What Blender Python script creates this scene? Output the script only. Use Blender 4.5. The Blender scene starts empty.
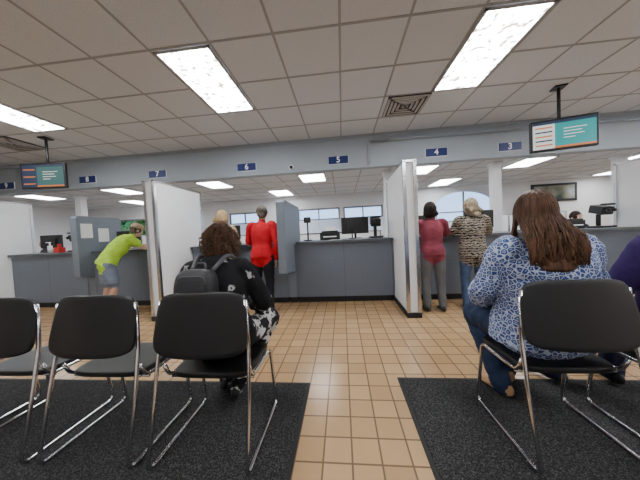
import bpy, math, random
import numpy as np
from mathutils import Matrix, Vector, noise
random.seed(4)
rng = np.random.default_rng(7)
D = bpy.data
COL = bpy.context.scene.collection

# ------------------------------------------------------------------ materials
def mat(name, col, rough=0.5, metal=0.0, emit=None, estr=0.0, noise_amt=0.0, nscale=20, bump=0.0, bscale=60, spec=0.5):
    m = D.materials.new(name); m.use_nodes = True
    nt = m.node_tree; b = nt.nodes['Principled BSDF']
    b.inputs['Base Color'].default_value = (*col, 1)
    b.inputs['Roughness'].default_value = rough
    b.inputs['Metallic'].default_value = metal
    b.inputs['Specular IOR Level'].default_value = spec
    if emit:
        b.inputs['Emission Color'].default_value = (*emit, 1)
        b.inputs['Emission Strength'].default_value = estr
    tc = nt.nodes.new('ShaderNodeTexCoord')
    if noise_amt > 0:
        n = nt.nodes.new('ShaderNodeTexNoise'); n.inputs['Scale'].default_value = nscale; n.inputs['Detail'].default_value = 5
        nt.links.new(tc.outputs['Object'], n.inputs['Vector'])
        r = nt.nodes.new('ShaderNodeValToRGB')
        r.color_ramp.elements[0].position = 0.3; r.color_ramp.elements[1].position = 0.7
        r.color_ramp.elements[0].color = (*[max(0, c*(1-noise_amt)) for c in col], 1)
        r.color_ramp.elements[1].color = (*[min(1, c*(1+noise_amt)) for c in col], 1)
        nt.links.new(n.outputs['Fac'], r.inputs['Fac']); nt.links.new(r.outputs['Color'], b.inputs['Base Color'])
    if bump > 0:
        n2 = nt.nodes.new('ShaderNodeTexNoise'); n2.inputs['Scale'].default_value = bscale; n2.inputs['Detail'].default_value = 3
        nt.links.new(tc.outputs['Object'], n2.inputs['Vector'])
        bp = nt.nodes.new('ShaderNodeBump'); bp.inputs['Strength'].default_value = bump; bp.inputs['Distance'].default_value = 0.02
        nt.links.new(n2.outputs['Fac'], bp.inputs['Height']); nt.links.new(bp.outputs['Normal'], b.inputs['Normal'])
    return m

def ramp_mat(name, kind, scale, stops, rough=0.8, bump=0.0, mapscale=(1,1,1), extra=None):
    m = D.materials.new(name); m.use_nodes = True
    nt = m.node_tree; b = nt.nodes['Principled BSDF']; b.inputs['Roughness'].default_value = rough
    b.inputs['Specular IOR Level'].default_value = 0.2
    tc = nt.nodes.new('ShaderNodeTexCoord'); mp = nt.nodes.new('ShaderNodeMapping'); mp.inputs['Scale'].default_value = mapscale
    nt.links.new(tc.outputs['Object'], mp.inputs['Vector'])
    if kind == 'edge':
        t = nt.nodes.new('ShaderNodeTexVoronoi'); t.feature = 'DISTANCE_TO_EDGE'; out = t.outputs['Distance']; t.inputs['Scale'].default_value = scale
    elif kind == 'wave':
        t = nt.nodes.new('ShaderNodeTexWave'); t.bands_direction = 'Z'; out = t.outputs['Fac']; t.inputs['Scale'].default_value = scale
        t.inputs['Distortion'].default_value = 6; t.inputs['Detail'].default_value = 2; t.inputs['Detail Scale'].default_value = 3
    else:
        t = nt.nodes.new('ShaderNodeTexNoise'); out = t.outputs['Fac']; t.inputs['Scale'].default_value = scale; t.inputs['Detail'].default_value = 4
    nt.links.new(mp.outputs['Vector'], t.inputs['Vector'])
    r = nt.nodes.new('ShaderNodeValToRGB'); cr_ = r.color_ramp
    cr_.interpolation = 'LINEAR'
    while len(cr_.elements) < len(stops): cr_.elements.new(0.5)
    for e, (p, c) in zip(cr_.elements, stops): e.position = p; e.color = (*c, 1)
    nt.links.new(out, r.inputs['Fac']); nt.links.new(r.outputs['Color'], b.inputs['Base Color'])
    if bump:
        bp = nt.nodes.new('ShaderNodeBump'); bp.inputs['Strength'].default_value = bump; bp.inputs['Distance'].default_value = 0.01
        nt.links.new(out, bp.inputs['Height']); nt.links.new(bp.outputs['Normal'], b.inputs['Normal'])
    return m

def brick_mat(name, c1, c2, grout, w, mortar, offs=(0,0), rough=0.35, spec=0.5):
    m = D.materials.new(name); m.use_nodes = True
    nt = m.node_tree; b = nt.nodes['Principled BSDF']; b.inputs['Roughness'].default_value = rough
    b.inputs['Specular IOR Level'].default_value = spec
    tc = nt.nodes.new('ShaderNodeTexCoord'); mp = nt.nodes.new('ShaderNodeMapping')
    mp.inputs['Location'].default_value = (offs[0], offs[1], 0)
    nt.links.new(tc.outputs['Object'], mp.inputs['Vector'])
    t = nt.nodes.new('ShaderNodeTexBrick'); t.offset = 0; t.squash = 1
    t.inputs['Scale'].default_value = 1; t.inputs['Brick Width'].default_value = w; t.inputs['Row Height'].default_value = w
    t.inputs['Mortar Size'].default_value = mortar; t.inputs['Mortar Smooth'].default_value = 0.2
    t.inputs['Color1'].default_value = (*c1, 1); t.inputs['Color2'].default_value = (*c2, 1); t.inputs['Mortar'].default_value = (*grout, 1)
    nt.links.new(mp.outputs['Vector'], t.inputs['Vector'])
    n = nt.nodes.new('ShaderNodeTexNoise'); n.inputs['Scale'].default_value = 2.3; n.inputs['Detail'].default_value = 6
    nt.links.new(tc.outputs['Object'], n.inputs['Vector'])
    mr = nt.nodes.new('ShaderNodeMapRange'); mr.inputs['To Min'].default_value = 0.85; mr.inputs['To Max'].default_value = 1.12
    nt.links.new(n.outputs['Fac'], mr.inputs['Value'])
    mx = nt.nodes.new('ShaderNodeMix'); mx.data_type = 'RGBA'; mx.blend_type = 'MULTIPLY'; mx.inputs[0].default_value = 1
    nt.links.new(t.outputs['Color'], mx.inputs[6]); nt.links.new(mr.outputs['Result'], mx.inputs[7])
    nt.links.new(mx.outputs[2], b.inputs['Base Color'])
    bp = nt.nodes.new('ShaderNodeBump'); bp.inputs['Strength'].default_value = 0.3; bp.inputs['Distance'].default_value = 0.003; bp.invert = True
    nt.links.new(t.outputs['Fac'], bp.inputs['Height']); nt.links.new(bp.outputs['Normal'], b.inputs['Normal'])
    return m

M = {}
M['floor'] = brick_mat('floor_tile', (.49,.315,.165), (.40,.25,.125), (.17,.11,.065), 0.1525, 0.0055, offs=(0.0,0.06), rough=0.22)
M['ceil'] = mat('ceiling_tile', (.68,.71,.74), .95, noise_amt=.10, nscale=90, bump=.15, bscale=160, spec=.1)
M['tbar'] = mat('ceiling_tbar', (.36,.37,.38), .6)
M['wall'] = mat('wall_paint', (.80,.81,.82), .8, noise_amt=.02, nscale=3)
M['soffit'] = mat('soffit_paint', (.38,.43,.48), .7, noise_amt=.02, nscale=3)
M['white'] = mat('partition_white', (.86,.88,.90), .5, noise_amt=.02, nscale=6)
M['slate'] = mat('laminate_slate', (.135,.16,.20), .45, noise_amt=.06, nscale=30)
M['slate2'] = mat('laminate_slate_light', (.17,.20,.24), .45, noise_amt=.06, nscale=30)
M['black'] = mat('black_plastic', (.012,.012,.013), .42, bump=.05, bscale=200)
M['vinyl'] = mat('black_vinyl', (.005,.005,.006), .42, bump=.12, bscale=260)
M['kick'] = mat('toe_kick', (.01,.01,.012), .6)
M['top'] = mat('counter_laminate', (.09,.10,.115), .35, noise_amt=.2, nscale=200)
M['chrome'] = mat('chrome', (.62,.62,.64), .16, 1.0)
M['alu'] = mat('brushed_aluminium', (.66,.67,.69), .22, 1.0)
M['matt'] = ramp_mat('floor_mat_carpet', 'noise', 150, [(0,(.010,.010,.011)),(.48,(.020,.020,.021)),(.60,(.06,.06,.06)),(1,(.22,.22,.22))], rough=.95, bump=.5)
M['matedge'] = mat('rubber_edge', (.012,.012,.012), .7)
M['grill'] = mat('vent_metal', (.45,.43,.40), .5)
M['dark'] = mat('dark_void', (.01,.01,.01), .9)
M['signblue'] = mat('sign_blue', (.012,.03,.16), .4)
M['signwhite'] = mat('sign_white', (.85,.87,.9), .4, emit=(1,1,1), estr=.15)
M['paper'] = mat('paper', (.82,.82,.8), .8)
M['redp'] = mat('red_plastic', (.6,.03,.02), .5)
M['glass'] = mat('blind_slat', (.85,.86,.88), .6)
M['frame'] = mat('window_frame', (.25,.25,.26), .5)
M['grass'] = ramp_mat('grass', 'noise', 3, [(0,(.05,.10,.02)),(1,(.15,.25,.06))])
M['leaf'] = ramp_mat('foliage', 'noise', 6, [(.3,(.03,.09,.01)),(.7,(.25,.42,.08))])
M['asphalt'] = mat('asphalt', (.2,.2,.2), .9, noise_amt=.2, nscale=5)

def lens_mat(strength):
    m = D.materials.new('troffer_lens'); m.use_nodes = True
    nt = m.node_tree; b = nt.nodes['Principled BSDF']; b.inputs['Base Color'].default_value = (.9,.9,.9,1)
    tc = nt.nodes.new('ShaderNodeTexCoord'); n = nt.nodes.new('ShaderNodeTexNoise'); n.inputs['Scale'].default_value = 15; n.inputs['Detail'].default_value = 3
    nt.links.new(tc.outputs['Object'], n.inputs['Vector'])
    r = nt.nodes.new('ShaderNodeValToRGB'); r.color_ramp.elements[0].position=.36; r.color_ramp.elements[0].color=(.045,.035,.022,1)
    r.color_ramp.elements[1].position=.56; r.color_ramp.elements[1].color=(.95,.97,1,1)
    nt.links.new(n.outputs['Fac'], r.inputs['Fac']); nt.links.new(r.outputs['Color'], b.inputs['Emission Color'])
    b.inputs['Emission Strength'].default_value = strength
    return m
M['lens'] = lens_mat(44.0)
M['lens2'] = mat('troffer_lens_back', (.9,.9,.9), .5, emit=(.95,.97,1), estr=17.0)

SK = lambda n,c: mat(n, c, .5, bump=.04, bscale=120, noise_amt=.06, nscale=14)
M['skin'] = SK('skin_fair', (.58,.34,.25)); M['skin2'] = SK('skin_tan', (.48,.27,.18))
M['lip'] = mat('lips', (.42,.14,.12), .45)
M['eyew'] = mat('eye_white', (.8,.8,.78), .3); M['eyed'] = mat('eye_iris', (.04,.025,.015), .2)

# ------------------------------------------------------------------ mesh builder
def nrm(v):
    v = np.asarray(v, float); l = np.linalg.norm(v); return v/l if l > 1e-9 else v
def crom(P, n):
    P = np.asarray(P, float)
    if len(P) < 3:
        return np.array([P[0]+(P[-1]-P[0])*t for t in np.linspace(0,1,n+1)])
    Q = np.vstack([2*P[0]-P[1], P, 2*P[-1]-P[-2]]); out = []
    for i in range(1, len(Q)-2):
        for k in range(n):
            t = k/n
            out.append(.5*((2*Q[i])+(-Q[i-1]+Q[i+1])*t+(2*Q[i-1]-5*Q[i]+4*Q[i+1]-Q[i+2])*t*t+(-Q[i-1]+3*Q[i]-3*Q[i+1]+Q[i+2])*t**3))
    out.append(P[-1]); return np.array(out)
def fillet(P, r, n=5):
    P = [np.asarray(p, float) for p in P]; out = [P[0]]
    for i in range(1, len(P)-1):
        a = P[i-1]-P[i]; b = P[i+1]-P[i]; la, lb = np.linalg.norm(a), np.linalg.norm(b)
        rr = min(r, la*.45, lb*.45); p0 = P[i]+a/la*rr; p1 = P[i]+b/lb*rr
        for k in range(n+1):
            t = k/n; out.append((1-t)**2*p0+2*t*(1-t)*P[i]+t*t*p1)
    out.append(P[-1]); return out

class MB:
    def __init__(s): s.V=[]; s.F=[]; s.I=[]; s.S=[]; s.mats=[]
    def mi(s, m):
        if isinstance(m, str): m = M[m]
        if m not in s.mats: s.mats.append(m)
        return s.mats.index(m)
    def add(s, V, F, m, smooth=False):
        o = len(s.V); s.V.extend([tuple(map(float, v)) for v in V]); k = s.mi(m)
        for f in F: s.F.append(tuple(o+i for i in f)); s.I.append(k); s.S.append(smooth)
    def box(s, c, d, m, R=None):
        c = np.array(c, float); h = np.array(d, float)/2
        V = [np.array([x,y,z])*h for x in (-1,1) for y in (-1,1) for z in (-1,1)]
        if R is not None: R = np.array(R); V = [R@v for v in V]
        s.add([v+c for v in V], [(0,1,3,2),(4,6,7,5),(0,4,5,1),(2,3,7,6),(0,2,6,4),(1,5,7,3)], m)
    def b2(s, x0,x1,y0,y1,z0,z1, m): s.box(((x0+x1)/2,(y0+y1)/2,(z0+z1)/2),(abs(x1-x0),abs(y1-y0),abs(z1-z0)),m)
    def rings(s, R, m, smooth=True, closed=False):
        n = len(R[0]); V = [p for r in R for p in r]; F = []
        k = len(R)
        for i in range(k if closed else k-1):
            j = (i+1) % k
            for a in range(n):
                b = (a+1) % n; F.append((i*n+a, i*n+b, j*n+b, j*n+a))
        if not closed: F.append(tuple(range(n))[::-1]); F.append(tuple((k-1)*n+a for a in range(n)))
        s.add(V, F, m, smooth)
    def tube(s, P, r, m, n=8, closed=False):
        P = np.asarray(P, float); k = len(P); r = np.broadcast_to(r, (k,))
        T = []
        for i in range(k):
            a = P[(i-1)%k] if (closed or i>0) else P[i]; b = P[(i+1)%k] if (closed or i<k-1) else P[i]
            T.append(nrm(b-a))
        u = nrm(np.cross(T[0], [0,0,1] if abs(T[0][2])<.9 else [1,0,0])); R = []
        for i in range(k):
            u = nrm(u-np.dot(u,T[i])*T[i]); w = np.cross(T[i], u)
            R.append([P[i]+r[i]*(math.cos(a)*u+math.sin(a)*w) for a in np.linspace(0,2*math.pi,n,endpoint=False)])
        s.rings(R, m, True, closed)
    def cyl(s, p0, p1, r, m, n=20, r2=None): s.tube([p0,p1],[r, r if r2 is None else r2], m, n)
    def ell(s, c, r, m, R=None, nu=16, nv=10):
        c = np.array(c,float); r = np.broadcast_to(np.array(r,float),(3,)); Rm = np.eye(3) if R is None else np.array(R)
        V=[]; 
        V.append(c+Rm@(r*np.array([0,0,1])))
        for j in range(1,nv):
            t = math.pi*j/nv
            for i in range(nu):
                p = 2*math.pi*i/nu; V.append(c+Rm@(r*np.array([math.sin(t)*math.cos(p),math.sin(t)*math.sin(p),math.cos(t)])))
        V.append(c+Rm@(r*np.array([0,0,-1]))); F=[]
        for i in range(nu): F.append((0,1+i,1+(i+1)%nu))
        for j in range(nv-2):
            for i in range(nu):
                a=1+j*nu+i; b=1+j*nu+(i+1)%nu; F.append((a,a+nu,b+nu,b))
        e=len(V)-1; o=1+(nv-2)*nu
        for i in range(nu): F.append((o+i,e,o+(i+1)%nu))
        s.add(V,F,m,True)
    def sheet(s, fn, nu, nv, th, m):
        """thick curved sheet, fn(u,v)->point; u,v in 0..1"""
        P = np.array([[fn(i/nu, j/nv) for j in range(nv+1)] for i in range(nu+1)])
        du = np.gradient(P, axis=0); dv = np.gradient(P, axis=1); N = np.cross(du, dv); N /= (np.linalg.norm(N,axis=2,keepdims=True)+1e-9)
        A = P+N*th/2; Bq = P-N*th/2; V = list(A.reshape(-1,3))+list(Bq.reshape(-1,3)); o=(nu+1)*(nv+1); F=[]
        ix = lambda i,j: i*(nv+1)+j
        for i in range(nu):
            for j in range(nv):
                F.append((ix(i,j),ix(i+1,j),ix(i+1,j+1),ix(i,j+1))); F.append((o+ix(i,j),o+ix(i,j+1),o+ix(i+1,j+1),o+ix(i+1,j)))
        for i in range(nu):
            F.append((ix(i,0),o+ix(i,0),o+ix(i+1,0),ix(i+1,0))); F.append((ix(i,nv),ix(i+1,nv),o+ix(i+1,nv),o+ix(i,nv)))
        for j in range(nv):
            F.append((ix(0,j),ix(0,j+1),o+ix(0,j+1),o+ix(0,j))); F.append((ix(nu,j),o+ix(nu,j),o+ix(nu,j+1),ix(nu,j+1)))
        s.add(V,F,m,True)
    def obj(s, name, bevel=0.0, parent=None, loc=None):
        me = D.meshes.new(name); V = s.V
        if loc is not None: V = [(v[0]-loc[0],v[1]-loc[1],v[2]-loc[2]) for v in V]
        me.from_pydata(V, [], s.F)
        for m in s.mats: me.materials.append(m)
        me.polygons.foreach_set('material_index', s.I); me.polygons.foreach_set('use_smooth', s.S); me.update()
        o = D.objects.new(name, me); COL.objects.link(o)
        if loc is not None: o.location = loc
        if bevel > 0:
            b = o.modifiers.new('bev','BEVEL'); b.width = bevel; b.segments = 2; b.limit_method = 'ANGLE'; b.angle_limit = math.radians(50)
        if parent: o.parent = parent
        return o

def text(body, loc, size, m, name, parent=None, rot=(math.pi/2,0,0), bold=0.0):
    c = D.curves.new(name, 'FONT'); c.body = body; c.size = size; c.extrude = 0.001; c.offset = bold
    c.align_x = 'CENTER'; c.align_y = 'CENTER'
    o = D.objects.new(name+'_tmp', c); COL.objects.link(o); bpy.context.view_layer.update()
    me = D.meshes.new_from_object(o.evaluated_get(bpy.context.evaluated_depsgraph_get())); D.objects.remove(o)
    me.materials.clear(); me.materials.append(M[m] if isinstance(m,str) else m)
    o = D.objects.new(name, me); COL.objects.link(o); o.location = loc; o.rotation_euler = rot
    if parent: o.parent = parent; o.matrix_parent_inverse = parent.matrix_world.inverted()
    return o

# ------------------------------------------------------------------ camera
cam = D.cameras.new('camera'); co = D.objects.new('camera', cam); COL.objects.link(co)
cam.sensor_width = 36; cam.lens = 232/640*36; cam.clip_start = .05
right = Vector((.9944,.0943,-.0489)); up = Vector((.0454,.0386,.9982)); back = right.cross(up).normalized(); up = back.cross(right).normalized(); right.normalize()
mw = Matrix((( right.x,up.x,back.x,0),(right.y,up.y,back.y,0),(right.z,up.z,back.z,1.2),(0,0,0,1)))
co.matrix_world = mw
bpy.context.scene.camera = co

# ------------------------------------------------------------------ room shell
XL, XR, YB, YF, YS, ZC, ZL = -9.6, 9.4, -3.4, 8.0, 4.8, 3.10, 2.47
b = MB(); b.b2(XL,XR,YB,YF,-.1,0,'floor'); b.obj('floor')
b = MB(); b.b2(XL,XR,YB,YS+.12,ZC,ZC+.1,'ceil'); 
g = .634
x = -1.837
while x > XL: x -= g
x += g
while x < XR:
    b.b2(x-.012,x+.012,YB,YS,ZC-.004,ZC+.001,'tbar'); x += g
y = 2.22
while y > YB: y -= g
y += g
while y < YS:
    b.b2(XL,XR,y-.012,y+.012,ZC-.0045,ZC+.001,'tbar'); y += g
b.obj('ceiling')
b = MB(); b.b2(XL,XR,YS+.12,YF,ZL,ZL+.08,'ceil')
x = XL+.3
while x < XR: b.b2(x-.012,x+.012,YS+.12,YF,ZL-.004,ZL+.001,'tbar'); x += .61
y = YS+.16
while y < YF: b.b2(XL,XR,y-.012,y+.012,ZL-.0045,ZL+.001,'tbar'); y += .61
b.obj('ceiling_office')
b = MB(); b.b2(XL,XR,YS,YS+.12,ZL-.01,ZC,'soffit'); b.obj('wall_soffit')
b = MB(); b.b2(XL,XR,YS-.02,YS,ZL-.01,ZL+.03,'soffit'); b.b2(XL,XR,YS-.03,YS,ZC-.05,ZC-.005,'soffit'); b.obj('trim_1')
b = MB(); b.b2(XL-.1,XL,YB,YF,0,ZC,'wall'); b.obj('wall_left')
b = MB(); b.b2(XR,XR+.1,YB,YF,0,ZC,'wall'); b.obj('wall_right')
b = MB(); b.b2(XL-.1,XR+.1,YB-.1,YB,0,ZC,'wall'); b.obj('wall_rear')
# far wall with window openings
wins = [(-8.6,-7.0,.95,2.02),(-4.0,-2.85,.95,2.02),(-1.5,-.05,.95,2.02),(.08,1.4,.95,2.02),(3.1,4.9,.95,2.30)]
b = MB(); xs = XL-.1
for (x0,x1,z0,z1) in wins:
    b.b2(xs,x0,YF,YF+.12,0,ZC,'wall'); b.b2(x0,x1,YF,YF+.12,0,z0,'wall'); b.b2(x0,x1,YF,YF+.12,z1,ZC,'wall'); xs = x1
b.b2(xs,XR+.1,YF,YF+.12,0,ZC,'wall')
# arch spandrels for the last window
x0,x1,z0,z1 = wins[-1]
for sgn in (-1,1):
    cx=(x0+x1)/2; hw=(x1-x0)/2; V=[]; n=10
    arc=[(cx+sgn*hw*math.sin(t),z1-.42+.42*math.cos(t)) for t in np.linspace(0,math.pi/2,n)]
    pts=arc+[(cx+sgn*hw,z1)]
    V=[(p[0],YF,p[1]) for p in pts]+[(p[0],YF+.12,p[1]) for p in pts]; k=len(pts)
    b.add(V,[tuple(range(k)),tuple(range(2*k-1,k-1,-1))]+[(i,(i+1)%k,k+(i+1)%k,k+i) for i in range(k)],'wall')
b.obj('wall_far')
for i,(x0,x1,z0,z1) in enumerate(wins):
    b = MB(); f=.05
    b.b2(x0,x1,YF+.03,YF+.08,z0,z0+f,'frame')
    if i<4: b.b2(x0,x1,YF+.03,YF+.08,z1-f,z1,'frame')
    b.b2(x0,x0+f,YF+.03,YF+.08,z0,z1-(.42 if i==4 else 0),'frame'); b.b2(x1-f,x1,YF+.03,YF+.08,z0,z1-(.42 if i==4 else 0),'frame')
    b.b2((x0+x1)/2-.02,(x0+x1)/2+.02,YF+.03,YF+.08,z0,z1-.01,'frame')
    b.b2(x0,x1,YF+.03,YF+.08,1.62,1.66,'frame')
    if i in (1,2,3):
        z=z0+.06
        while z<1.62:
            b.box(((x0+x1)/2,YF-.02,z),((x1-x0),.04,.003),'glass',R=Matrix.Rotation(.9,3,'X')); z+=.035
    b.obj('window_%d'%(i+1))
b = MB(); b.b2(XL,XR,YF-.015,YF,0,.1,'kick'); b.obj('baseboard_far')
# outside
b = MB(); b.b2(-30,30,YF+.2,60,-.15,-.12,'grass'); b.b2(-30,30,YF+3,YF+12,-.12,-.11,'asphalt'); b.obj('outdoor_ground')
b = MB()
for i in range(70):
    b.ell((random.uniform(-22,-10),random.uniform(15,19),random.uniform(.5,3.4)),(random.uniform(.5,1.1),)*3,'leaf',nu=9,nv=6)
bark=mat('bark',(.1,.06,.03),.9)
for i in range(4): b.cyl((-20+i*2.5,17,-.1),(-20+i*2.5,17,2),.15,bark)
b.obj('tree_row')

# troffers
def troffer(cx, y0, y1, z, w, lens, name='ceiling_light_panel'):
    b = MB(); hw=w/2; f=.028
    b.b2(cx-hw,cx-hw+f,y0,y1,z-.012,z,'tbar'); b.b2(cx+hw-f,cx+hw,y0,y1,z-.012,z,'tbar')
    b.b2(cx-hw,cx+hw,y0,y0+f,z-.012,z,'tbar'); b.b2(cx-hw,cx+hw,y1-f,y1,z-.012,z,'tbar')
    b.b2(cx-hw+f,cx+hw-f,y0+f,y1-f,z-.006,z-.001,lens)
    return b.obj(name)
for yy in (2.22,-.95):  # second row is overhead out of view, added only to light the room
    for cx in (-4.69,-1.52,1.645,4.815,7.98):
        troffer(cx, yy+.02, yy+1.268-.02, ZC-.004, .60, 'lens')
for cx in (-7.8,-5.42,-3.0,-.62,1.78,4.0,6.4):
    troffer(cx, 5.02, 5.8, ZL-.004, .60, 'lens2')
for cx in (-6.6,-1.8,3.0,7.6):
    troffer(cx, 6.6, 7.6, ZL-.004, .60, 'lens2')

# ceiling vents
def vent(cx, cy, s, z):
    b = MB(); h=s/2
    b.b2(cx-h,cx+h,cy-h,cy+h,z-.004,z,'dark')
    for k in range(5):
        a = h*(1-k*.2); t=.040
        zz = z-.02+k*.0035
        for (x0,x1,y0,y1) in ((cx-a,cx+a,cy-a,cy-a+t),(cx-a,cx+a,cy+a-t,cy+a),(cx-a,cx-a+t,cy-a,cy+a),(cx+a-t,cx+a,cy-a,cy+a)):
            b.b2(x0,x1,y0,y1,zz-.003,zz+.003,'grill')
    b.obj('ceiling_vent')
vent(1.06,3.80,.60,ZC-.002); vent(-5.95,3.80,.60,ZC-.002)

# ------------------------------------------------------------------ counters
CY, CT = 3.9, 1.05
stations = [-8.4,-6.5,-4.7,-2.77,-.88,.91,4.55,6.4,8.2]
def counter(x0,x1):
    b = MB()
    b.b2(x0,x1,CY+.04,CY+.62,0,.10,'kick')
    b.b2(x0,x1,CY,CY+.64,.10,CT-.04,'slate')
    n = max(1,int(round((x1-x0)/.9)))
    for i in range(1,n):
        xx=x0+(x1-x0)*i/n; b.b2(xx-.002,xx+.002,CY-.001,CY+.01,.10,CT-.04,'kick')
    b.b2(x0,x1,CY-.05,CY+.68,CT-.04,CT,'top')
    return b.obj('service_counter', bevel=.003)
for i in range(len(stations)-1): counter(stations[i]+.095, stations[i+1]-.095)
def tall(xc):
    b = MB(); y0,y1=3.14,4.28; H=2.07; h=.09
    b.b2(xc-h+.012,xc+h-.012,y0+.02,y1-.02,.0,H-.02,'white')
    for sx in (-1,1):
        for yy in (y0,y1-.045):
            b.b2(xc+sx*h-(.045 if sx>0 else 0), xc+sx*h+(.045 if sx<0 else 0), yy, yy+.045, 0, H,'alu')
    b.b2(xc-h,xc+h,y0,y1,H-.02,H+.012,'alu')
    b.b2(xc-h-.004,xc+h+.004,y0-.004,y1+.004,0,.07,'kick')
    b.obj('privacy_divider', bevel=.003)
def wing(xc, yf=3.30):
    b = MB(); h=.06
    prof=[(CY,.10),(CY,.55),(yf,.62),(yf,1.66),(yf+.04,1.70),(4.46,1.70),(4.5,1.66),(4.5,.10)]
    k=len(prof); V=[(xc-h,p[0],p[1]) for p in prof]+[(xc+h,p[0],p[1]) for p in prof]
    b.add(V,[tuple(range(k))[::-1],tuple(range(k,2*k))]+[(i,(i+1)%k,k+(i+1)%k,k+i) for i in range(k)],'slate2')
    b.b2(xc-h,xc+h,CY+.04,4.5,0,.1,'kick')
    b.b2(xc-.09,xc+.09,CY+.001,4.5,.1,CT-.04,'slate')
    b.obj('privacy_wing', bevel=.004)
for xs_ in (-6.5,-2.77,.91,4.55,8.2): tall(xs_)
wing(-8.4,3.5); wing(-4.7,3.66); wing(-.88); wing(6.4,3.5)

# office partitions / columns behind
for xc,yc in ((3.25,5.25),(-4.4,5.6),(1.05,5.3),(5.75,5.4),(-6.9,5.6)):
    b = MB(); b.b2(xc-.08,xc+.08,yc-.08,yc+.08,0,ZL-.02,'white'); b.b2(xc-.1,xc+.1,yc-.1,yc+.1,0,.1,'kick'); b.b2(xc-.1,xc+.1,yc-.1,yc+.1,ZL-.06,ZL-.006,'white')
    b.obj('support_column', bevel=.004)
for (x0,x1,yy,h) in ((-7.9,-5.0,6.4,1.35),(-3.9,-1.9,6.3,1.2),(-1.2,1.0,6.2,1.15),(1.5,3.0,6.2,1.3),(3.6,5.6,6.4,1.4)):
    b = MB(); b.b2(x0,x1,yy,yy+.06,.03,h,'white'); b.b2(x0,x1,yy-.01,yy+.07,h,h+.03,'alu')
    for k in range(4):
        xx=x0+(x1-x0)*k/3; b.b2(xx-.02,xx+.02,yy-.012,yy+.072,0,h+.03,'alu')
    b.obj('office_partition')

# number signs
for n,xc in ((9,-7.80),(8,-5.68),(7,-3.97),(6,-1.94),(5,-.01),(4,1.90),(3,3.24)):
    zc=2.645; yy=YS
    b = MB(); b.b2(xc-.20,xc+.20,yy-.02,yy,zc-.075,zc+.075,'signblue')
    b.b2(xc-.205,xc+.205,yy-.012,yy-.001,zc-.08,zc+.08,'signwhite')
    o=b.obj('station_number_sign'); text(str(n),(xc,yy-.022,zc),.16,'signwhite','digit',o,bold=.003)
b = MB(); b.b2(5.55,5.95,5.28,5.31,1.92,2.08,'signblue'); o=b.obj('station_number_sign'); text('2',(5.75,5.275,2.0),.16,'signwhite','digit',o,bold=.003)
# soffit sensors & conduit
b = MB(); b.cyl((-.98,YS-.02,2.56),(-.98,YS-.06,2.56),.05,'white'); b.ell((-.98,YS-.06,2.56),(.035,.03,.035),'black'); b.obj('security_camera_dome')
b = MB(); b.tube([(.6,YS-.05,2.95),(XR-.1,YS-.05,2.95)],.022,'soffit'); b.tube(fillet([(1.0,YS-.05,2.95),(.6,YS-.05,2.95),(.6,YS-.05,2.5)],.05),.022,'soffit'); b.obj('conduit_pipe')

# TVs
E = lambda n,c,s=1.0: mat(n,(0.02,0.02,0.02),.3,emit=c,estr=s)
teal=E('screen_teal',(.02,.36,.38),1.0); orange=E('screen_orange',(.8,.22,.05),.9); wht=E('screen_white',(.85,.85,.82),1.0); navy=E('screen_navy',(.02,.05,.12),.7); green=E('screen_green',(.04,.16,.15),.9)
def tv(cx, cy, cz, yaw, w, h, left=False):
    root = D.objects.new('wall_television', None); COL.objects.link(root)
    b = MB(); t=.05
    b.box((0,0,0),(w,t,h),'black'); b.box((0,.045,-.02),(w*.6,.05,h*.6),'black')
    o=b.obj('casing',bevel=.008,parent=root)
    b = MB(); y=-t/2-.002; W=w*.93; Hh=h*.86
    def q(u0,u1,v0,v1,m,dy=0): b.b2(-W/2+u0*W,-W/2+u1*W,y-dy-.001,y-dy,-Hh/2+v0*Hh,-Hh/2+v1*Hh,m)
    q(0,1,0,1,teal if not left else green)
    q(0,.36,0,1,wht if not left else navy,.001)
    for k in range(5): q(.04,.32,.12+k*.16,.17+k*.16,orange if k%2==0 else navy,.002)
    for k,(a,c) in enumerate(((.50,.86),(.50,.78),(.50,.82),(.50,.68))): q(a,c,.66-k*.11,.69-k*.11,wht,.002)
    q(.36,1,.0,.07,orange,.002); q(0,1,.90,1,navy,.002)
    b.obj('screen',parent=root)
    b = MB(); b.cyl((0,.07,h*.1),(0,.07,ZC-cz-.004),.02,'black'); b.box((0,.07,ZC-cz-.016),(.14,.14,.02),'black'); b.box((0,.06,.03),(.2,.03,.2),'black'); b.obj('ceiling_mount',parent=root)
    root.location=(cx,cy,cz); root.rotation_euler=(0,0,yaw)
tv(3.14,3.62,2.41,math.radians(-14),.74,.44)
tv(-5.12,3.62,2.41,math.radians(8),.74,.44,True)

# framed picture on far wall/right
b = MB(); b.b2(6.0,7.3,YF-.04,YF,1.80,2.36,'kick'); b.b2(6.07,7.23,YF-.045,YF-.038,1.87,2.29,ramp_mat('picture_print','noise',2,[(.3,(.05,.07,.06)),(.5,(.25,.24,.18)),(.7,(.4,.45,.5))])); b.obj('framed_picture')

# mats
for (x0,x1,y1,name) in ((-3.6,-.305,1.79,'floor_mat'),(.386,3.6,1.87,'floor_mat')):
    b = MB(); b.b2(x0,x1,-1.5,y1,0.0,.006,'matedge'); b.b2(x0+.025,x1-.025,-1.475,y1-.025,0.001,.011,'matt'); b.obj(name,bevel=.002)

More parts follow.
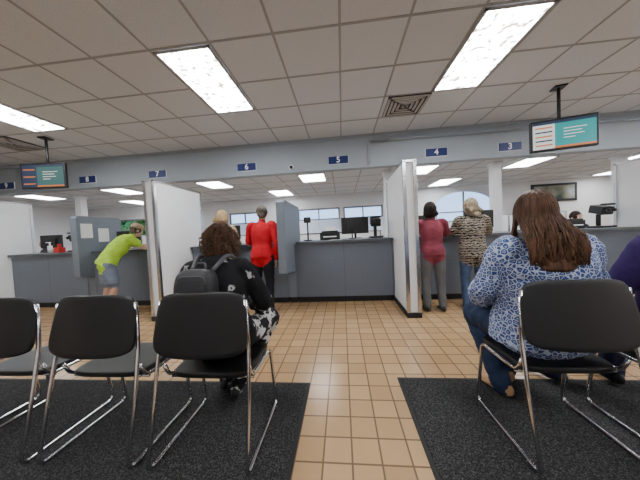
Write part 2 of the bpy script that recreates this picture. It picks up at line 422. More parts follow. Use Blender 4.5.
# ------------------------------------------------------------------ chairs
def chair(xc, yr):
    """yr = rear foot y; chair faces +Y"""
    root = D.objects.new('stacking_chair', None); COL.objects.link(root); root.location=(xc,yr,0)
    b = MB(); hw=.262; r=.0105; z0=.011+r
    for s in (-1,1):
        X=s*hw
        P=[(X*.93,.125,.86),(X*.97,.112,.62),(X,.06,.36),(X,-.012,z0),(X,.50,z0),(X*.96,.455,.425),(X*.93,.16,.42),(X*.93,.125,.50)]
        b.tube(fillet(P,.045,6),r,'chrome',10)
        b.cyl((X,.04,.011),(X,.07,.011),.014,'black',10); b.cyl((X,.44,.011),(X,.47,.011),.014,'black',10)
    b.cyl((-hw*.93,.40,.408),(hw*.93,.40,.408),.009,'chrome',10)
    b.cyl((-hw*.93,.18,.408),(hw*.93,.18,.408),.009,'chrome',10)
    b.obj('tube_frame',parent=root)
    b = MB()
    def back(u,v):
        a=(u-.5)*2; c=(v-.5)*2; p=5
        k=(1-abs(c)**p*.10); kk=(1-abs(a)**p*.16)
        X=a*.258*k*(1-.04*c); Z=.742+c*.165*kk
        Y=.118+.03*(c)+ -.03*(1-a*a)-.012
        return (X,Y,Z)
    b.sheet(back,22,12,.022,'vinyl'); b.obj('backrest',bevel=.006,parent=root)
    b = MB()
    def seat(u,v):
        a=(u-.5)*2; c=(v-.5)*2; kk=(1-abs(c)**4*.12)
        X=a*.235*kk; Y=.335+c*.205*(1-abs(a)**5*.1)
        Z=.437-.012*(1-a*a)*(1-c*c)-(.02 if c>0 else 0)*max(0,c)**3
        return (X,Y,Z)
    b.sheet(seat,18,14,.03,'vinyl'); b.obj('seat',bevel=.006,parent=root)
    return root
for xc in (-.775,-1.41,-2.04,-2.67): chair(xc,1.055)
for xc in (1.13,1.80): chair(xc,1.13)

# ------------------------------------------------------------------ countertop equipment
def monitor(x,y,yaw,w=.44,h=.27,z=CT):
    b = MB(); R=Matrix.Rotation(yaw,3,'Z')
    b.box((0,0,h/2+.09),(w,.03,h),'black'); b.box((0,-.02,h/2+.09),(w*.5,.03,h*.5),'black'); b.box((0,.0165,h/2+.09),(w*.94,.002,h*.9),navy)
    b.cyl((0,-.02,.01),(0,-.02,.2),.02,'black'); b.box((0,0,.008),(.22,.17,.014),'black')
    b.V=[tuple(np.array(R@Vector(v))+np.array([x,y,z])) for v in b.V]; b.obj('computer_monitor',bevel=.004)
def printer(x,y,z=CT):
    b = MB(); b.box((x,y,z+.07),(.36,.30,.14),'black'); b.box((x,y-.05,z+.15),(.30,.2,.03),'black'); b.box((x,y-.16,z+.06),(.24,.05,.02),'paper')
    b.box((x,y+.12,z+.2),(.22,.02,.12),'paper',R=Matrix.Rotation(-.3,3,'X')); b.obj('desk_printer',bevel=.015)
def tester(x,y,z=CT):
    b = MB(); b.box((x,y,z+.015),(.22,.26,.03),'black'); b.cyl((x,y+.04,z+.03),(x,y+.04,z+.22),.03,'black')
    b.box((x,y,z+.29),(.17,.22,.13),'black',R=Matrix.Rotation(.25,3,'X')); b.cyl((x-.035,y-.12,z+.28),(x-.035,y-.17,z+.27),.028,'black'); b.cyl((x+.035,y-.12,z+.28),(x+.035,y-.17,z+.27),.028,'black')
    b.box((x,y-.10,z+.37),(.18,.06,.03),'black'); b.obj('vision_tester',bevel=.012)
def keypad(x,y,z=CT):
    b = MB(); R=Matrix.Rotation(.5,3,'X'); b.box((x,y,z+.055),(.1,.15,.035),'black',R=R); b.box((x,y+.04,z+.09),(.075,.05,.004),teal,R=R); b.cyl((x,y+.03,z+.001),(x,y+.03,z+.05),.035,'black'); b.obj('card_reader',bevel=.005)
def idcam(x,y,z=CT):
    b = MB(); b.cyl((x,y,z),(x,y,z+.02),.08,'black'); b.cyl((x,y,z+.02),(x,y,z+.34),.014,'black'); b.box((x,y,z+.38),(.12,.09,.10),'black'); b.cyl((x,y-.045,z+.38),(x,y-.075,z+.38),.028,'black'); b.obj('id_photo_camera',bevel=.006)
monitor(.24,4.33,.15,.5,.30); printer(-.22,4.30); tester(.60,4.25); idcam(-.62,4.2); 
monitor(2.38,4.3,.1,.5,.3); monitor(3.2,4.35,0); tester(4.22,4.22); printer(3.75,4.30); keypad(2.0,4.05)
monitor(-6.05,4.3,.1); tester(-5.3,4.2); monitor(-4.3,4.32,.2); monitor(-3.2,4.35,-.3); keypad(-4.2,4.05); monitor(-2.2,4.35,.2); printer(-1.35,4.33); monitor(1.45,4.35,0); tester(-7.2,4.2)
b = MB()
for (x,y) in ((-.1,4.0),(.3,4.0),(1.6,4.0),(3.1,4.0),(-4.0,3.98),(-2.4,4.0)):
    for k in range(3): b.box((x+random.uniform(-.02,.02),y,CT+.002+k*.002),(.19,.18,.0015),'paper',R=Matrix.Rotation(random.uniform(-.3,.3),3,'Z'))
b.obj('paper_forms')
for (y0,z0) in ((3.72,1.30),(4.02,1.22)):
    b = MB(); b.b2(-4.638,-4.634,y0,y0+.2,z0,z0+.26,'paper'); b.obj('posted_notice')
b = MB(); b.box((-4.98,4.02,CT+.09),(.26,.02,.18),'paper'); b.box((-4.98,4.06,CT+.01),(.26,.12,.02),'white'); b.obj('leaflet_stand')
b = MB(); b.box((-5.5,4.02,CT+.05),(.12,.12,.10),'redp'); b.cyl((-5.5,4.02,CT+.10),(-5.5,4.02,CT+.17),.03,'redp'); b.obj('tape_dispenser',bevel=.01)
b = MB(); b.cyl((-5.75,4.05,CT),(-5.75,4.05,CT+.14),.035,'paper'); b.cyl((-5.75,4.05,CT+.14),(-5.75,4.05,CT+.2),.012,'white'); b.box((-5.75,4.03,CT+.205),(.03,.07,.015),'white'); b.obj('sanitizer_bottle')

# ------------------------------------------------------------------ people
class Body:
    def __init__(s): s.P=[]
    def loft(s, pts, hw, hd=None, side=None, tag='skin', cap=True, n=4):
        pts=np.asarray(pts,float); hw=np.broadcast_to(np.asarray(hw,float),(len(pts),)); hd=hw if hd is None else np.broadcast_to(np.asarray(hd,float),(len(pts),))
        A=crom(np.column_stack([pts,hw,hd]),n); P=A[:,:3]; a=np.maximum(A[:,3],.002); c=np.maximum(A[:,4],.002)
        T=np.gradient(P,axis=0); T/=np.linalg.norm(T,axis=1,keepdims=True)+1e-9
        if cap:
            m0=min(a[0],c[0]); m1=min(a[-1],c[-1]); t0,t1=T[0],T[-1]
            P=np.vstack([[P[0]-t0*m0*.9],[P[0]-t0*m0*.55],P,[P[-1]+t1*m1*.55],[P[-1]+t1*m1*.9]])
            a=np.concatenate([[a[0]*.42],[a[0]*.83],a,[a[-1]*.83],[a[-1]*.42]]); c=np.concatenate([[c[0]*.42],[c[0]*.83],c,[c[-1]*.83],[c[-1]*.42]])
            T=np.vstack([[t0],[t0],T,[t1],[t1]])
        S=[];U=[]
        if side is None:
            u=nrm(np.cross(T[0],[0,0,1] if abs(T[0][2])<.9 else [1,0,0]))
        for i in range(len(P)):
            u = nrm(np.array(side,float)) if side is not None else u
            u = nrm(u-np.dot(u,T[i])*T[i]); S.append(u); U.append(np.cross(T[i],u))
        s.P.append(dict(k='l',P=P,a=a,c=c,S=np.array(S),U=np.array(U),T=T,tag=tag))
    def ell(s,c,r,R,tag): s.P.append(dict(k='e',c=np.array(c,float),r=np.array(r,float),R=np.array(R,float),tag=tag))
    def mesh(s, voxel, smooth, name):
        b=MB()
        for p in s.P:
            if p['k']=='l':
                n=20; an=np.linspace(0,2*math.pi,n,endpoint=False)
                b.rings([[p['P'][i]+p['a'][i]*math.cos(t)*p['S'][i]+p['c'][i]*math.sin(t)*p['U'][i] for t in an] for i in range(len(p['P']))],'skin')
            else: b.ell(p['c'],p['r'],'skin',p['R'],20,14)
        o=b.obj(name+'_src')
        import bmesh
        bm=bmesh.new(); bm.from_mesh(o.data); bmesh.ops.recalc_face_normals(bm,faces=bm.faces); bm.to_mesh(o.data); bm.free()
        r=o.modifiers.new('r','REMESH'); r.mode='VOXEL'; r.voxel_size=voxel
        sm=o.modifiers.new('s','SMOOTH'); sm.factor=.5; sm.iterations=smooth
        dg=bpy.context.evaluated_depsgraph_get(); dg.update(); me=D.meshes.new_from_object(o.evaluated_get(dg))
        D.objects.remove(o); return me
    def classify(s, Q):
        best=np.full(len(Q),1e9); idx=np.zeros(len(Q),int)
        for j,p in enumerate(s.P):
            if p['k']=='e':
                q=(Q-p['c'])@p['R']; d=(np.linalg.norm(q/p['r'],axis=1)-1)*p['r'].min()
            else:
                d=np.full(len(Q),1e9); P=p['P']
                for i in range(len(P)-1):
                    e=P[i+1]-P[i]; L=np.dot(e,e)+1e-12; t=np.clip(((Q-P[i])@e)/L,0,1)[:,None]
                    c=P[i]+t*e; tt=t[:,0]; a=p['a'][i]*(1-tt)+p['a'][i+1]*tt; cc=p['c'][i]*(1-tt)+p['c'][i+1]*tt
                    S=p['S'][i]; U=p['U'][i]; dq=Q-c; m=np.minimum(a,cc); x_=dq@S; y_=dq@U; w=dq-np.outer(x_,S)-np.outer(y_,U)
                    dd=(np.sqrt((x_/a)**2+(y_/cc)**2+(np.linalg.norm(w,axis=1)/m)**2)-1)*m
                    d=np.minimum(d,dd)
            k=d<best; best[k]=d[k]; idx[k]=j
        return idx

def set_mats(me, body, table, wr=0.0, wrs=9.0):
    n=len(me.polygons); Q=np.zeros(n*3); me.polygons.foreach_get('center',Q); Q=Q.reshape(-1,3)
    idx=body.classify(Q); tags=[p['tag'] for p in body.P]; me.materials.clear(); names=sorted(set(tags))
    for t in names: me.materials.append(table[t])
    lut=np.array([names.index(t) for t in tags]); me.polygons.foreach_set('material_index',lut[idx].astype(np.int32))
    me.polygons.foreach_set('use_smooth',[True]*n)
    if wr>0:
        me.update(); vi=body.classify(np.array([v.co[:] for v in me.vertices])); cloth=[tags[i] in ('top','bot') for i in vi]
        nn=[v.normal.copy() for v in me.vertices]
        for v,c,nv in zip(me.vertices,cloth,nn):
            if c:
                k=noise.noise(Vector((v.co.x*wrs,v.co.y*wrs,v.co.z*wrs*1.6)))+.5*noise.noise(v.co*wrs*2.7)
                v.co += nv*(wr*k)
    me.update()

def rotm(f, pitch=0, tilt=0):
    """head frame: columns x(right), y(forward), z(up) for facing dir f(2D angle from +Y toward +X)"""
    return np.array((Matrix.Rotation(-f,3,'Z')@Matrix.Rotation(pitch,3,'X')@Matrix.Rotation(tilt,3,'Y')))

def hand(body, w, d, n, side, curl=.35, s=1.0, tag='skin'):
    """w wrist, d finger direction, n palm normal, side: +1 right hand, -1 left hand"""
    w=np.array(w,float); d=nrm(d); n=nrm(np.array(n,float)-np.dot(n,d)*d); x=np.cross(d,n)*side
    body.loft([w-d*.01,w+d*.03*s,w+d*.085*s],[.026*s,.034*s,.040*s],[.020*s,.015*s,.012*s],side=x,tag=tag)
    L=[.072,.080,.074,.058]; off=[.030,.010,-.010,-.029]
    for i in range(4):
        p=w+d*.085*s+x*off[i]*s; pts=[p-d*.015*s,p]; a=curl*.4
        for f in (.42,.33,.25):
            dr=d*math.cos(a)+n*math.sin(a)+x*(off[i]*2.0); p=p+nrm(dr)*L[i]*f*s; pts.append(p); a+=curl
        body.loft(pts,[.0095*s,.009*s,.0085*s,.0078*s,.0065*s],tag=tag,n=3)
    p=w+d*.02*s+x*.026*s; t1=p+nrm(d*.6+x*.75+n*.25)*.040*s; t2=t1+nrm(d*.85+x*.4+n*.3)*.032*s; t3=t2+nrm(d+x*.1+n*.3)*.024*s
    body.loft([p,t1,t2,t3],[.014*s,.0115*s,.0105*s,.0085*s],tag=tag,n=3)

def hair_strands(b, c, R, m, n, style, L=.3, s=1.0, rad=.005, flare=1.0, maxphi=2.2, yback=-.12, seed=1):
    rg=np.random.default_rng(seed)
    for i in range(n):
        phi=rg.uniform(-maxphi,maxphi); k=rg.uniform(.97,1.10); ph=rg.uniform(0,6.28); wl=rg.uniform(.8,1.3); Li=L*rg.uniform(.7,1.0)
        pts=[]; a,bb,cc=.082*k,.098*k,.118*k
        th0=rg.uniform(.05,.9)
        for t in np.linspace(0,1,7):
            th=th0+(1.65-th0)*t
            pts.append((a*math.sin(phi)*math.sin(th)*s, (-.012-bb*math.cos(phi)*math.sin(th))*s, (cc*math.cos(th)+.012)*s))
        x0,y0,z0=pts[-1]
        ns=max(2,int(Li/.025)) if L>.04 else 0
        for j in range(1,ns+1):
            t=j/ns; wv=.012*math.sin(ph+t*Li*45*wl)*min(1,t*2)
            pts.append((x0*(1+(flare-1)*min(1,t*1.6))+wv, y0+(min(y0,yback*s)-y0)*min(1,t*1.5)*(1 if math.cos(phi)>-.1 else .2)+wv*.7, z0-Li*t))
        W=[R@np.array(p)+c for p in pts]; kk=len(W); rr=np.array([rad*(1 if q<kk-3 else (.75 if q<kk-1 else .3)) for q in range(kk)])
        b.tube(W,rr,m,5)
def hairdo(root, c, R, style, m, s=1.0, L=.3, seed=1, yback=-.12, flare=1.25, n=None, rad=.005):
    c=np.array(c,float); body=Body()
    E=lambda p,r: body.ell(c+R@(np.array(p)*s),np.array(r)*s,R,'hair')
    if style=='short':
        E((0,-.016,.022),(.083,.096,.108)); E((0,-.05,-.03),(.068,.058,.07))
    elif style=='bob':
        E((0,-.016,.02),(.087,.10,.113)); E((0,-.045,-.045),(.085,.065,.09)); E((.06,-.01,-.04),(.03,.05,.08)); E((-.06,-.01,-.04),(.03,.05,.08))
    elif style=='curly':
        E((0,-.02,.02),(.10,.108,.115)); E((0,-.05,-.05),(.11,.075,.08))
    else:
        E((0,-.016,.02),(.087,.10,.115)); E((0,-.05,-.06),(.09,.06,.1))
        z=-.08; pts=[]; ws=[]
        for t in np.linspace(0,1,6): pts.append(c+R@np.array([0,(-.055+(yback+.055)*t)*1.0*s,-.05*s-L*.85*t])); ws.append((.085+.085*(flare-1)*t*1.2)*s*(1-.35*t**3))
        body.loft(pts,ws,[.05*s,.05*s,.045*s,.04*s,.035*s,.018*s],side=R@np.array([1,0,0]),tag='hair')
    me=body.mesh(.011,2,'hair'); me.materials.clear(); me.materials.append(m); me.polygons.foreach_set('use_smooth',[True]*len(me.polygons))
    me.update()
    amp = .010 if style in('curly',) else .004
    nn=[v.normal.copy() for v in me.vertices]
    for v,nv in zip(me.vertices,nn): v.co += nv*amp*noise.noise(v.co*45)
    o=D.objects.new('hair_mass',me); COL.objects.link(o); o.parent=root
    b=MB()
    if style=='curly':
        rg=np.random.default_rng(seed)
        for i in range(n or 260):
            phi=rg.uniform(-2.3,2.3); th=rg.uniform(0,2.1); k=rg.uniform(.95,1.12)
            p=np.array([.10*k*math.sin(phi)*math.sin(th),-.025-.11*k*math.cos(phi)*math.sin(th),.02+.115*k*math.cos(th)])*s
            dirn=nrm(p+np.array([0,0,-.12])); u=nrm(np.cross(dirn,[0.1,.3,1])); w=np.cross(dirn,u); r0=rg.uniform(.007,.013)*s; ph=rg.uniform(0,6.28); pts=[]
            for t in np.linspace(0,1,13): pts.append(c+R@(p+dirn*.045*t*s+np.array([0,0,-.03*t*t])+r0*(math.cos(ph+t*11)*u+math.sin(ph+t*11)*w)))
            b.tube(pts,np.linspace(.0035,.0015,13)*s,m,4)
    elif style=='short': hair_strands(b,c,R,m,n or 160,style,L=.02,s=s*1.0,rad=.004,maxphi=2.0,seed=seed)
    elif style=='bob': hair_strands(b,c,R,m,n or 200,style,L=.10*s,s=s*1.02,rad=.005,flare=1.05,maxphi=2.1,yback=-.1,seed=seed)
    else: hair_strands(b,c,R,m,n or 300,style,L=L,s=s*1.03,rad=rad,flare=flare,maxphi=2.2,yback=yback,seed=seed)
    b.obj('hair_strands',parent=root)

def person(name, J, f=0.0, hf=None, hp=0.0, tilt=0.0, m=1.0, s=1.0, top=None, bot=None, shoe=None, skin='skin', sleeve='long', legs='long', hair='short', hairm=None,
           L=.3, yback=-.12, flare=1.25, voxel=.012, hemdrop=.10, tb=.012, curl=.4, seed=1, nh=None, wr=.006, hood=False, hrad=.005):
    root=D.objects.new(name,None); COL.objects.link(root)
    J={k:np.array(v,float) for k,v in J.items()}
    B=Body(); fw=np.array([math.sin(f),math.cos(f),0]); sd=nrm(J['shR']-J['shL']); hs=nrm(J['hiR']-J['hiL'])
    ax=nrm(J['wai']-J['pel']); nb=J['nek']
    B.loft([J['pel']-ax*.05*s,J['pel'],J['wai']],np.array([.150,.165,.14])*m*s,np.array([.105,.118,.10])*m*s,side=hs,tag='bot')
    hem=J['pel']-ax*hemdrop*s*.6
    B.loft([hem,J['pel']+ax*.03,J['wai'],J['che'],nb*.72+J['che']*.28,nb*.97+J['che']*.03],
           (np.array([.178,.178,.155,.172,.15,.07])*m+np.array([tb,tb,tb,tb,tb*.5,0]))*s,(np.array([.125,.128,.115,.122,.095,.065])*m+np.array([tb,tb,tb,tb,tb*.4,0]))*s,side=sd,tag='top',cap=False,n=5)
    R=rotm(hf if hf is not None else f,hp,tilt); hc=J['hea']
    B.loft([nb-(nb-J['che'])*.1,nb*.5+hc*.5-np.array([0,0,.02]),hc+R@np.array([0,-.015,-.04])*s],[.062*s,.054*s,.055*s],tag='skin')
    if hood:
        B.ell(nb+np.array([0,-.05,.0])-fw*.03,(.12*s,.075*s,.05*s),rotm(f,.3),'top')
    e=lambda p,r,t='skin': B.ell(hc+R@(np.array(p)*s),np.array(r)*s,R,t)
    e((0,-.01,.022),(.074,.092,.095)); e((0,.022,-.045),(.055,.066,.068)); e((0,.05,-.088),(.028,.03,.022)); e((0,.098,-.02),(.012,.018,.018)); e((0,.088,.005),(.010,.014,.03))
    e((.077,-.008,-.01),(.010,.020,.032)); e((-.077,-.008,-.01),(.010,.020,.032)); e((0,.078,.035),(.045,.012,.010)); e((0,.083,-.056),(.022,.010,.0075),'lip')
    for sg,k in ((-1,'L'),(1,'R')):
        sh,el,wr_=J['sh'+k],J['el'+k],J['wr'+k]; ua=nrm(el-sh)
        if sleeve=='long':
            B.loft([sh+(nb-sh)*.25,sh,sh*.5+el*.5,el,el*.5+wr_*.5,wr_-nrm(wr_-el)*.01],(np.array([.055,.058,.053,.047,.043,.036])*(.6+.4*m)+tb*.6)*s,tag='top')
            B.loft([el*.5+wr_*.5,wr_],[.036*s,.026*s],tag='skin')
        else:
            cu=sh*.40+el*.60
            B.loft([sh+(nb-sh)*.25,sh,cu],(np.array([.055,.058,.060])*(.6+.4*m)+tb*.5)*s,tag='top',cap=False); B.ell(sh,(np.array([.058]*3)*(.6+.4*m)+tb*.5)*s,np.eye(3),'top')
            B.loft([sh,sh*.5+el*.5,el,el*.6+wr_*.4,wr_],np.array([.046,.044,.036,.036,.025])*(.7+.3*m)*s,tag='skin')
        hi,kn,an=J['hi'+k],J['kn'+k],J['an'+k]
        if legs=='long':
            B.loft([hi,hi*.5+kn*.5,kn,kn*.55+an*.45,an+np.array([0,0,-.02])*s],(np.array([.095,.085,.064,.060,.052])*(.5+.5*m)+.004)*s,tag='bot')
        else:
            c1=hi*.15+kn*.85
            B.loft([hi,hi*.5+kn*.5,c1],np.array([.098,.095,.088])*(.5+.5*m)*s,tag='bot',cap=False); B.ell(hi,(np.array([.098]*3)*(.5+.5*m))*s,np.eye(3),'bot')
            B.loft([hi*.4+kn*.6,kn,kn*.65+an*.35,an],np.array([.068,.054,.054,.034])*s,tag='skin')
        td=nrm(np.array([*J.get('td'+k,fw)[:2],0])); sx=np.array([td[1],-td[0],0])
        base=np.array([an[0],an[1],an[2]-.09*s])
        B.loft([base-td*.055*s+[0,0,.045*s],base+[0,0,.045*s],base+td*.09*s+[0,0,.036*s],base+td*.15*s+[0,0,.028*s]],np.array([.030,.038,.046,.034])*s,np.array([.040,.045,.034,.024])*s,side=sx,tag='shoe')
        B.loft([base+[0,0,.05*s],an+[0,0,.01]],[.04*s,.036*s],tag='shoe' if legs=='long' else 'sock')
    table=dict(skin=M[skin],lip=M['lip'],top=top,bot=bot,shoe=shoe,sock=M['paper'])
    me=B.mesh(voxel,3,name); set_mats(me,B,table,wr=wr)
    o=D.objects.new('body',me); COL.objects.link(o); o.parent=root
    H=Body()
    for sg,k in ((-1,'L'),(1,'R')):
        el,wr_=J['el'+k],J['wr'+k]; d=nrm(wr_-el); dd=J.get('hd'+k,d); n=J.get('hn'+k,np.array([0,0,-1.0]))
        hand(H,wr_,dd,n,sg,curl,s,'skin')
    mh=H.mesh(.0045,2,name+'h'); mh.materials.clear(); mh.materials.append(M[skin]); mh.polygons.foreach_set('use_smooth',[True]*len(mh.polygons))
    o=D.objects.new('hands',mh); COL.objects.link(o); o.parent=root
    b=MB()
    for sx in (-1,1):
        b.ell(hc+R@(np.array([sx*.03,.070,.008])*s),.0125*s,'eyew',nu=10,nv=8); b.ell(hc+R@(np.array([sx*.03,.0795,.008])*s),.0055*s,'eyed',nu=8,nv=6)
        b.tube([hc+R@(np.array([sx*.015,.086,.030])*s),hc+R@(np.array([sx*.032,.085,.034])*s),hc+R@(np.array([sx*.048,.072,.030])*s)],.003*s,hairm,5)
    b.obj('eyes',parent=root)
    hairdo(root,hc,R,hair,hairm,s,L,seed,yback,flare,nh,hrad)
    return root,R

def stand(x,y,H,f=0.0,lean=0.0,arms='counter'):
    s=H/1.70; c,sn=math.cos(-f),math.sin(-f)
    T=lambda p:(x+(p[0]*c-p[1]*sn)*s, y+(p[0]*sn+p[1]*c)*s, p[2]*s)
    l=lean; wz=1.105/s; ez=1.09/s
    J=dict(pel=(0,0,.93),wai=(0,.01+l*.25,1.08),che=(0,.0+l*.6,1.28),nek=(0,-.01+l*.85,1.44),hea=(0,.02+l,1.585),
      shL=(-.185,-.005+l*.78,1.385),shR=(.185,-.005+l*.78,1.385),
      hiL=(-.09,0,.90),hiR=(.09,0,.90),knL=(-.105,.02,.50),knR=(.105,.0,.50),anL=(-.11,-.02,.095),anR=(.11,-.05,.095))
    if arms=='counter':
        J.update(elL=(-.25,.06+l*.6,ez),elR=(.25,.06+l*.6,ez),wrL=(-.13,.30+l*.6,wz),wrR=(.13,.30+l*.6,wz))
    elif arms=='mix':
        J.update(elL=(-.25,.06+l*.6,ez),wrL=(-.13,.30+l*.6,wz),elR=(.235,-.03+l*.5,1.11),wrR=(.215,.05,.86))
    J={k:T(v) for k,v in J.items()}
    if arms=='mix': J['hnR']=(-1,0,0)
    return J,s

HAIR = lambda n,c1,c2: ramp_mat(n,'noise',60,[(.3,c1),(.7,c2)],rough=.45,mapscale=(1,1,.15))
h_brown=HAIR('hair_brown',(.035,.017,.010),(.15,.075,.04)); h_dark=HAIR('hair_dark',(.012,.008,.006),(.03,.018,.012)); h_red=HAIR('hair_auburn',(.035,.017,.010),(.14,.068,.038))
h_blond=HAIR('hair_blond',(.28,.18,.09),(.50,.36,.2)); h_grey=HAIR('hair_grey',(.07,.055,.045),(.2,.17,.14)); h_ash=HAIR('hair_ash_blond',(.18,.14,.09),(.42,.34,.24))

cl = lambda n,c,r=.85: mat(n,c,r,noise_amt=.12,nscale=9,bump=.25,bscale=22,spec=.2)
c_black=ramp_mat('hoodie_black_print','noise',11,[(0,(.008,.008,.010)),(.64,(.009,.009,.011)),(.67,(.4,.4,.4)),(.71,(.45,.45,.45)),(.74,(.01,.01,.012))],rough=.85); c_red=cl('shirt_red',(.48,.010,.02)); c_neon=cl('shirt_neon',(.45,.72,.07)); c_maroon=cl('top_maroon',(.22,.045,.065))
c_tan=cl('shirt_tan',(.45,.33,.2)); c_denim=mat('denim_blue',(.06,.10,.19),.85,noise_amt=.25,nscale=14,bump=.3,bscale=30,spec=.2); c_denimd=mat('denim_dark',(.022,.035,.075),.85,noise_amt=.25,nscale=14,bump=.3,bscale=30,spec=.2)
c_blk=cl('pants_black',(.014,.015,.02)); c_grey=cl('pants_grey',(.12,.12,.125)); c_lden=cl('shorts_light_denim',(.20,.25,.33)); c_navy=cl('jacket_navy',(.02,.022,.05)); c_purple=cl('jacket_purple',(.035,.018,.09))
c_shoe=mat('shoe_black',(.012,.012,.014),.5); c_shoet=mat('shoe_tan',(.42,.25,.13),.6)
c_blouse=ramp_mat('blouse_blue_print','edge',42,[(0,(.46,.53,.66)),(.06,(.46,.53,.66)),(.12,(.025,.05,.20)),(.28,(.04,.07,.25)),(.36,(.36,.44,.60)),(.5,(.025,.05,.18))],rough=.8)
c_sweater=ramp_mat('sweater_pattern','wave',9,[(0,(.02,.02,.022)),(.42,(.03,.03,.03)),(.5,(.45,.41,.34)),(.8,(.50,.46,.38)),(.9,(.16,.12,.09))],rough=.95,bump=.3)
c_tie=ramp_mat('pants_printed','noise',16,[(0,(.01,.01,.012)),(.50,(.012,.012,.014)),(.56,(.5,.5,.5)),(.62,(.55,.55,.55)),(.66,(.02,.02,.02))],rough=.85)

# A - woman in black hoodie, seated on the third chair
JA=dict(pel=(-.79,1.42,.555),wai=(-.81,1.40,.72),che=(-.845,1.47,.90),nek=(-.86,1.54,1.035),hea=(-.865,1.60,1.145),
 shL=(-1.045,1.50,.97),shR=(-.675,1.50,.97),elL=(-1.15,1.58,.73),elR=(-.565,1.58,.73),wrL=(-.97,1.80,.645),wrR=(-.74,1.80,.645),
 hiL=(-.89,1.45,.54),hiR=(-.70,1.45,.54),knL=(-1.02,1.86,.54),knR=(-.60,1.82,.53),anL=(-.965,1.72,.106),anR=(-.83,1.62,.106),tdL=(-.15,1,0),tdR=(-.1,1,0),
 hnL=(.3,0,-1),hnR=(-.3,0,-1))
rootA,_=person('seated_woman_hoodie',JA,f=0,hp=-.25,m=1.08,s=.97,top=c_black,bot=c_tie,shoe=c_shoe,hair='curly',hairm=h_brown,voxel=.010,tb=.02,seed=3,hood=True,wr=.009,nh=420)
# B - woman in blue print blouse, seated right
JB=dict(pel=(1.13,1.46,.56),wai=(1.13,1.45,.74),che=(1.135,1.44,.94),nek=(1.12,1.43,1.10),hea=(1.10,1.45,1.235),
 shL=(.93,1.43,1.035),shR=(1.345,1.43,1.035),elL=(.84,1.52,.77),elR=(1.46,1.52,.77),wrL=(.99,1.76,.665),wrR=(1.32,1.76,.665),
 hiL=(1.03,1.49,.55),hiR=(1.24,1.49,.55),knL=(.98,1.86,.53),knR=(1.27,1.90,.53),anL=(1.06,1.70,.108),anR=(1.20,1.86,.108),tdL=(-.35,1,0),tdR=(.15,1,0),hnL=(.3,0,-1),hnR=(-.3,0,-1))
rootB,_=person('seated_woman_blouse',JB,f=0,hf=.12,hp=-.05,m=1.32,s=1.0,top=c_blouse,bot=c_denimd,shoe=c_shoet,hair='long',hairm=h_red,L=.28,yback=-.17,flare=1.35,voxel=.010,tb=.022,seed=5,nh=560,wr=.010,hrad=.0033)
# P - woman in purple jacket, far right seated
JP={k:(v[0]+.74,v[1],v[2]) for k,v in JB.items() if not k.startswith('hn') and not k.startswith('td')}
JP.update(hea=(1.92,1.46,1.20),nek=(1.88,1.43,1.07),anL=(1.52,1.84,.108),knL=(1.68,1.90,.53),anR=(1.90,1.84,.108),knR=(1.98,1.9,.53),tdL=(-.3,1,0),tdR=(.1,1,0))
person('seated_woman_jacket',JP,m=1.12,top=c_purple,bot=c_navy,shoe=c_shoe,hair='bob',hairm=h_dark,voxel=.012,tb=.02,seed=6)
# D - red shirt
J,s=stand(-1.22,3.40,1.64,arms='mix',lean=.09); person('standing_man_red_shirt',J,hf=-.25,hp=-.2,s=s,m=.94,top=c_red,bot=c_blk,shoe=c_shoe,hair='short',hairm=h_grey,sleeve='long',seed=8,voxel=.012)
# E - tan shirt, blond
J,s=stand(-1.88,3.42,1.60,arms='counter',lean=.10); person('standing_woman_tan_shirt',J,hp=-.2,s=s,m=1.0,top=c_tan,bot=c_grey,shoe=c_shoe,hair='bob',hairm=h_blond,seed=9)
# F - maroon top
J,s=stand(1.265,3.42,1.53,arms='counter',lean=.04); person('standing_woman_maroon_top',J,hf=.2,hp=-.1,s=s,m=.95,top=c_maroon,bot=c_grey,shoe=c_shoe,hair='bob',hairm=h_dark,seed=10)
# G - patterned sweater
J,s=stand(1.81,3.43,1.55,f=.1,arms='counter',lean=.03); person('standing_woman_sweater',J,f=.1,hf=-.2,hp=-.1,s=s,m=1.0,top=c_sweater,bot=c_denim,shoe=c_shoet,hair='long',hairm=h_ash,L=.10,yback=-.12,flare=1.1,seed=11,tb=.02,hemdrop=.2)
# C - neon shirt leaning on the counter
JC=dict(pel=(-3.86,3.44,.86),wai=(-3.81,3.49,.99),che=(-3.72,3.58,1.15),nek=(-3.63,3.68,1.28),hea=(-3.58,3.755,1.385),
 shL=(-3.81,3.73,1.24),shR=(-3.53,3.56,1.24),elL=(-3.82,3.90,1.12),elR=(-3.42,3.70,1.08),wrL=(-3.64,4.04,1.11),wrR=(-3.46,3.95,1.11),
 hiL=(-3.93,3.47,.84),hiR=(-3.78,3.38,.84),knL=(-3.94,3.50,.47),knR=(-3.74,3.42,.47),anL=(-3.97,3.45,.09),anR=(-3.76,3.34,.09))
rootC,RC=person('leaning_man_neon_shirt',JC,f=.5,hp=-.35,s=.95,m=1.05,top=c_neon,bot=c_lden,shoe=c_shoe,hair='short',hairm=h_grey,sleeve='short',legs='shorts',seed=12,wr=.01)
b=MB(); hc=np.array(JC['hea']); b.ell(hc+RC@np.array([0,-.01,.05]),(.088,.104,.08),c_tan,RC); b.box(hc+RC@np.array([0,.13,.055]),(.12,.10,.012),c_tan,RC); b.obj('cap',bevel=.004,parent=rootC)
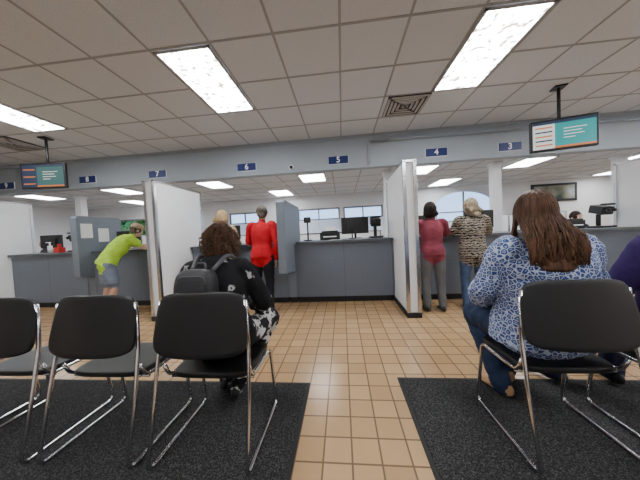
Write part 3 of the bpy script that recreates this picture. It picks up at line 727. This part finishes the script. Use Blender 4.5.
# staff member behind counter
def sitj(x,y,f,zs=.62):
    c,sn=math.cos(-f),math.sin(-f); T=lambda p:(x+p[0]*c-p[1]*sn,y+p[0]*sn+p[1]*c,p[2])
    J=dict(pel=(0,0,.57),wai=(0,0,.74),che=(0,.02,.94),nek=(0,.02,1.10),hea=(0,.05,1.24),shL=(-.185,.02,1.04),shR=(.185,.02,1.04),elL=(-.25,.1,.78),elR=(.25,.1,.78),
      wrL=(-.14,.34,.78),wrR=(.14,.34,.78),hiL=(-.1,.03,.56),hiR=(.1,.03,.56),knL=(-.12,.44,.55),knR=(.12,.44,.55),anL=(-.12,.42,.10),anR=(.12,.42,.10))
    return {k:T(v) for k,v in J.items()}
def stool(x,y):
    b=MB(); b.cyl((x,y,.39),(x,y,.445),.20,'black'); b.cyl((x,y,.06),(x,y,.39),.025,'chrome')
    for k in range(5):
        a=k*2*math.pi/5; b.tube([(x,y,.09),(x+.24*math.cos(a),y+.24*math.sin(a),.06)],.016,'black'); b.ell((x+.24*math.cos(a),y+.24*math.sin(a),.03),.03,'black',nu=8,nv=6)
    b.obj('office_stool',bevel=.01)
for (x,y,f,t,h,st) in ((4.75,5.25,math.pi,c_navy,h_dark,'short'),(-7.65,5.35,math.pi+.3,c_grey,h_dark,'bob')):
    J=sitj(x,y,f)
    person('clerk_seated',J,f=f,s=1.0,top=t,bot=c_grey,shoe=c_shoe,hair=st,hairm=h,seed=14); stool(x,y)

# backpack
def backpack():
    root=D.objects.new('backpack',None); COL.objects.link(root)
    c=np.array([-.86,1.262,.85]); R=np.array(Matrix.Rotation(-.16,3,'X'))
    def sbox(b,cc,h,m,p=4,nu=28,nv=14):
        Rg=[]
        for j in range(nv+1):
            v=-math.pi/2+math.pi*j/nv; cz=abs(math.sin(v))**(2/p)*(1 if v>0 else -1); cr_=max(.02,abs(math.cos(v))**(2/p)); ring=[]
            for i in range(nu):
                a=2*math.pi*i/nu; x=abs(math.cos(a))**(2/p)*(1 if math.cos(a)>0 else -1); y=abs(math.sin(a))**(2/p)*(1 if math.sin(a)>0 else -1)
                ring.append(c+R@(np.array(cc)+np.array([x*cr_*h[0],y*cr_*h[1],cz*h[2]])))
            Rg.append(ring)
        b.rings(Rg,m)
    mp_=mat('backpack_nylon',(.012,.012,.015),.5,bump=.2,bscale=90); gr=mat('backpack_grey',(.07,.07,.08),.6)
    b=MB(); sbox(b,(0,0,0),(.12,.065,.17),mp_); sbox(b,(0,-.06,-.06),(.095,.035,.09),mp_)
    b.tube([c+R@np.array(p) for p in fillet([(-.09,-.05,.04),(-.085,-.06,.125),(.085,-.06,.125),(.09,-.05,.04)],.05)],.004,gr,6)
    b.tube([c+R@np.array(p) for p in fillet([(-.035,.03,.16),(-.03,.03,.205),(.03,.03,.205),(.035,.03,.16)],.02)],.007,gr,6)
    b.tube([c+R@np.array(p) for p in [(-.075,-.094,-.01),(.075,-.094,-.01)]],.004,gr,6)
    b.obj('pack_body',parent=root)
    b=MB()
    for sx in (-1,1):
        X=sx
        P=crom([c+np.array([X*.07,.07,.15]),np.array([-.86+X*.10,1.47,1.075]),np.array([-.86+X*.115,1.60,1.0]),np.array([-.85+X*.14,1.635,.86]),np.array([-.85+X*.17,1.50,.74]),c+np.array([X*.11,.05,-.13])],6)
        b.tube(P,.013,gr,6)
    b.obj('straps',parent=root)
backpack()
# ------------------------------------------------------------------ light / world (clear blue daylight outside)
w=D.worlds.new('World'); bpy.context.scene.world=w; w.use_nodes=True; nt=w.node_tree; bg=nt.nodes['Background']
tc=nt.nodes.new('ShaderNodeTexCoord'); sp=nt.nodes.new('ShaderNodeSeparateXYZ'); rp=nt.nodes.new('ShaderNodeValToRGB')
nt.links.new(tc.outputs['Generated'],sp.inputs[0]); nt.links.new(sp.outputs['Z'],rp.inputs['Fac'])
rp.color_ramp.elements[0].position=0.0; rp.color_ramp.elements[0].color=(.45,.68,1,1); rp.color_ramp.elements[1].position=.5; rp.color_ramp.elements[1].color=(.12,.32,.85,1)
nt.links.new(rp.outputs['Color'],bg.inputs['Color']); bg.inputs['Strength'].default_value=2.6
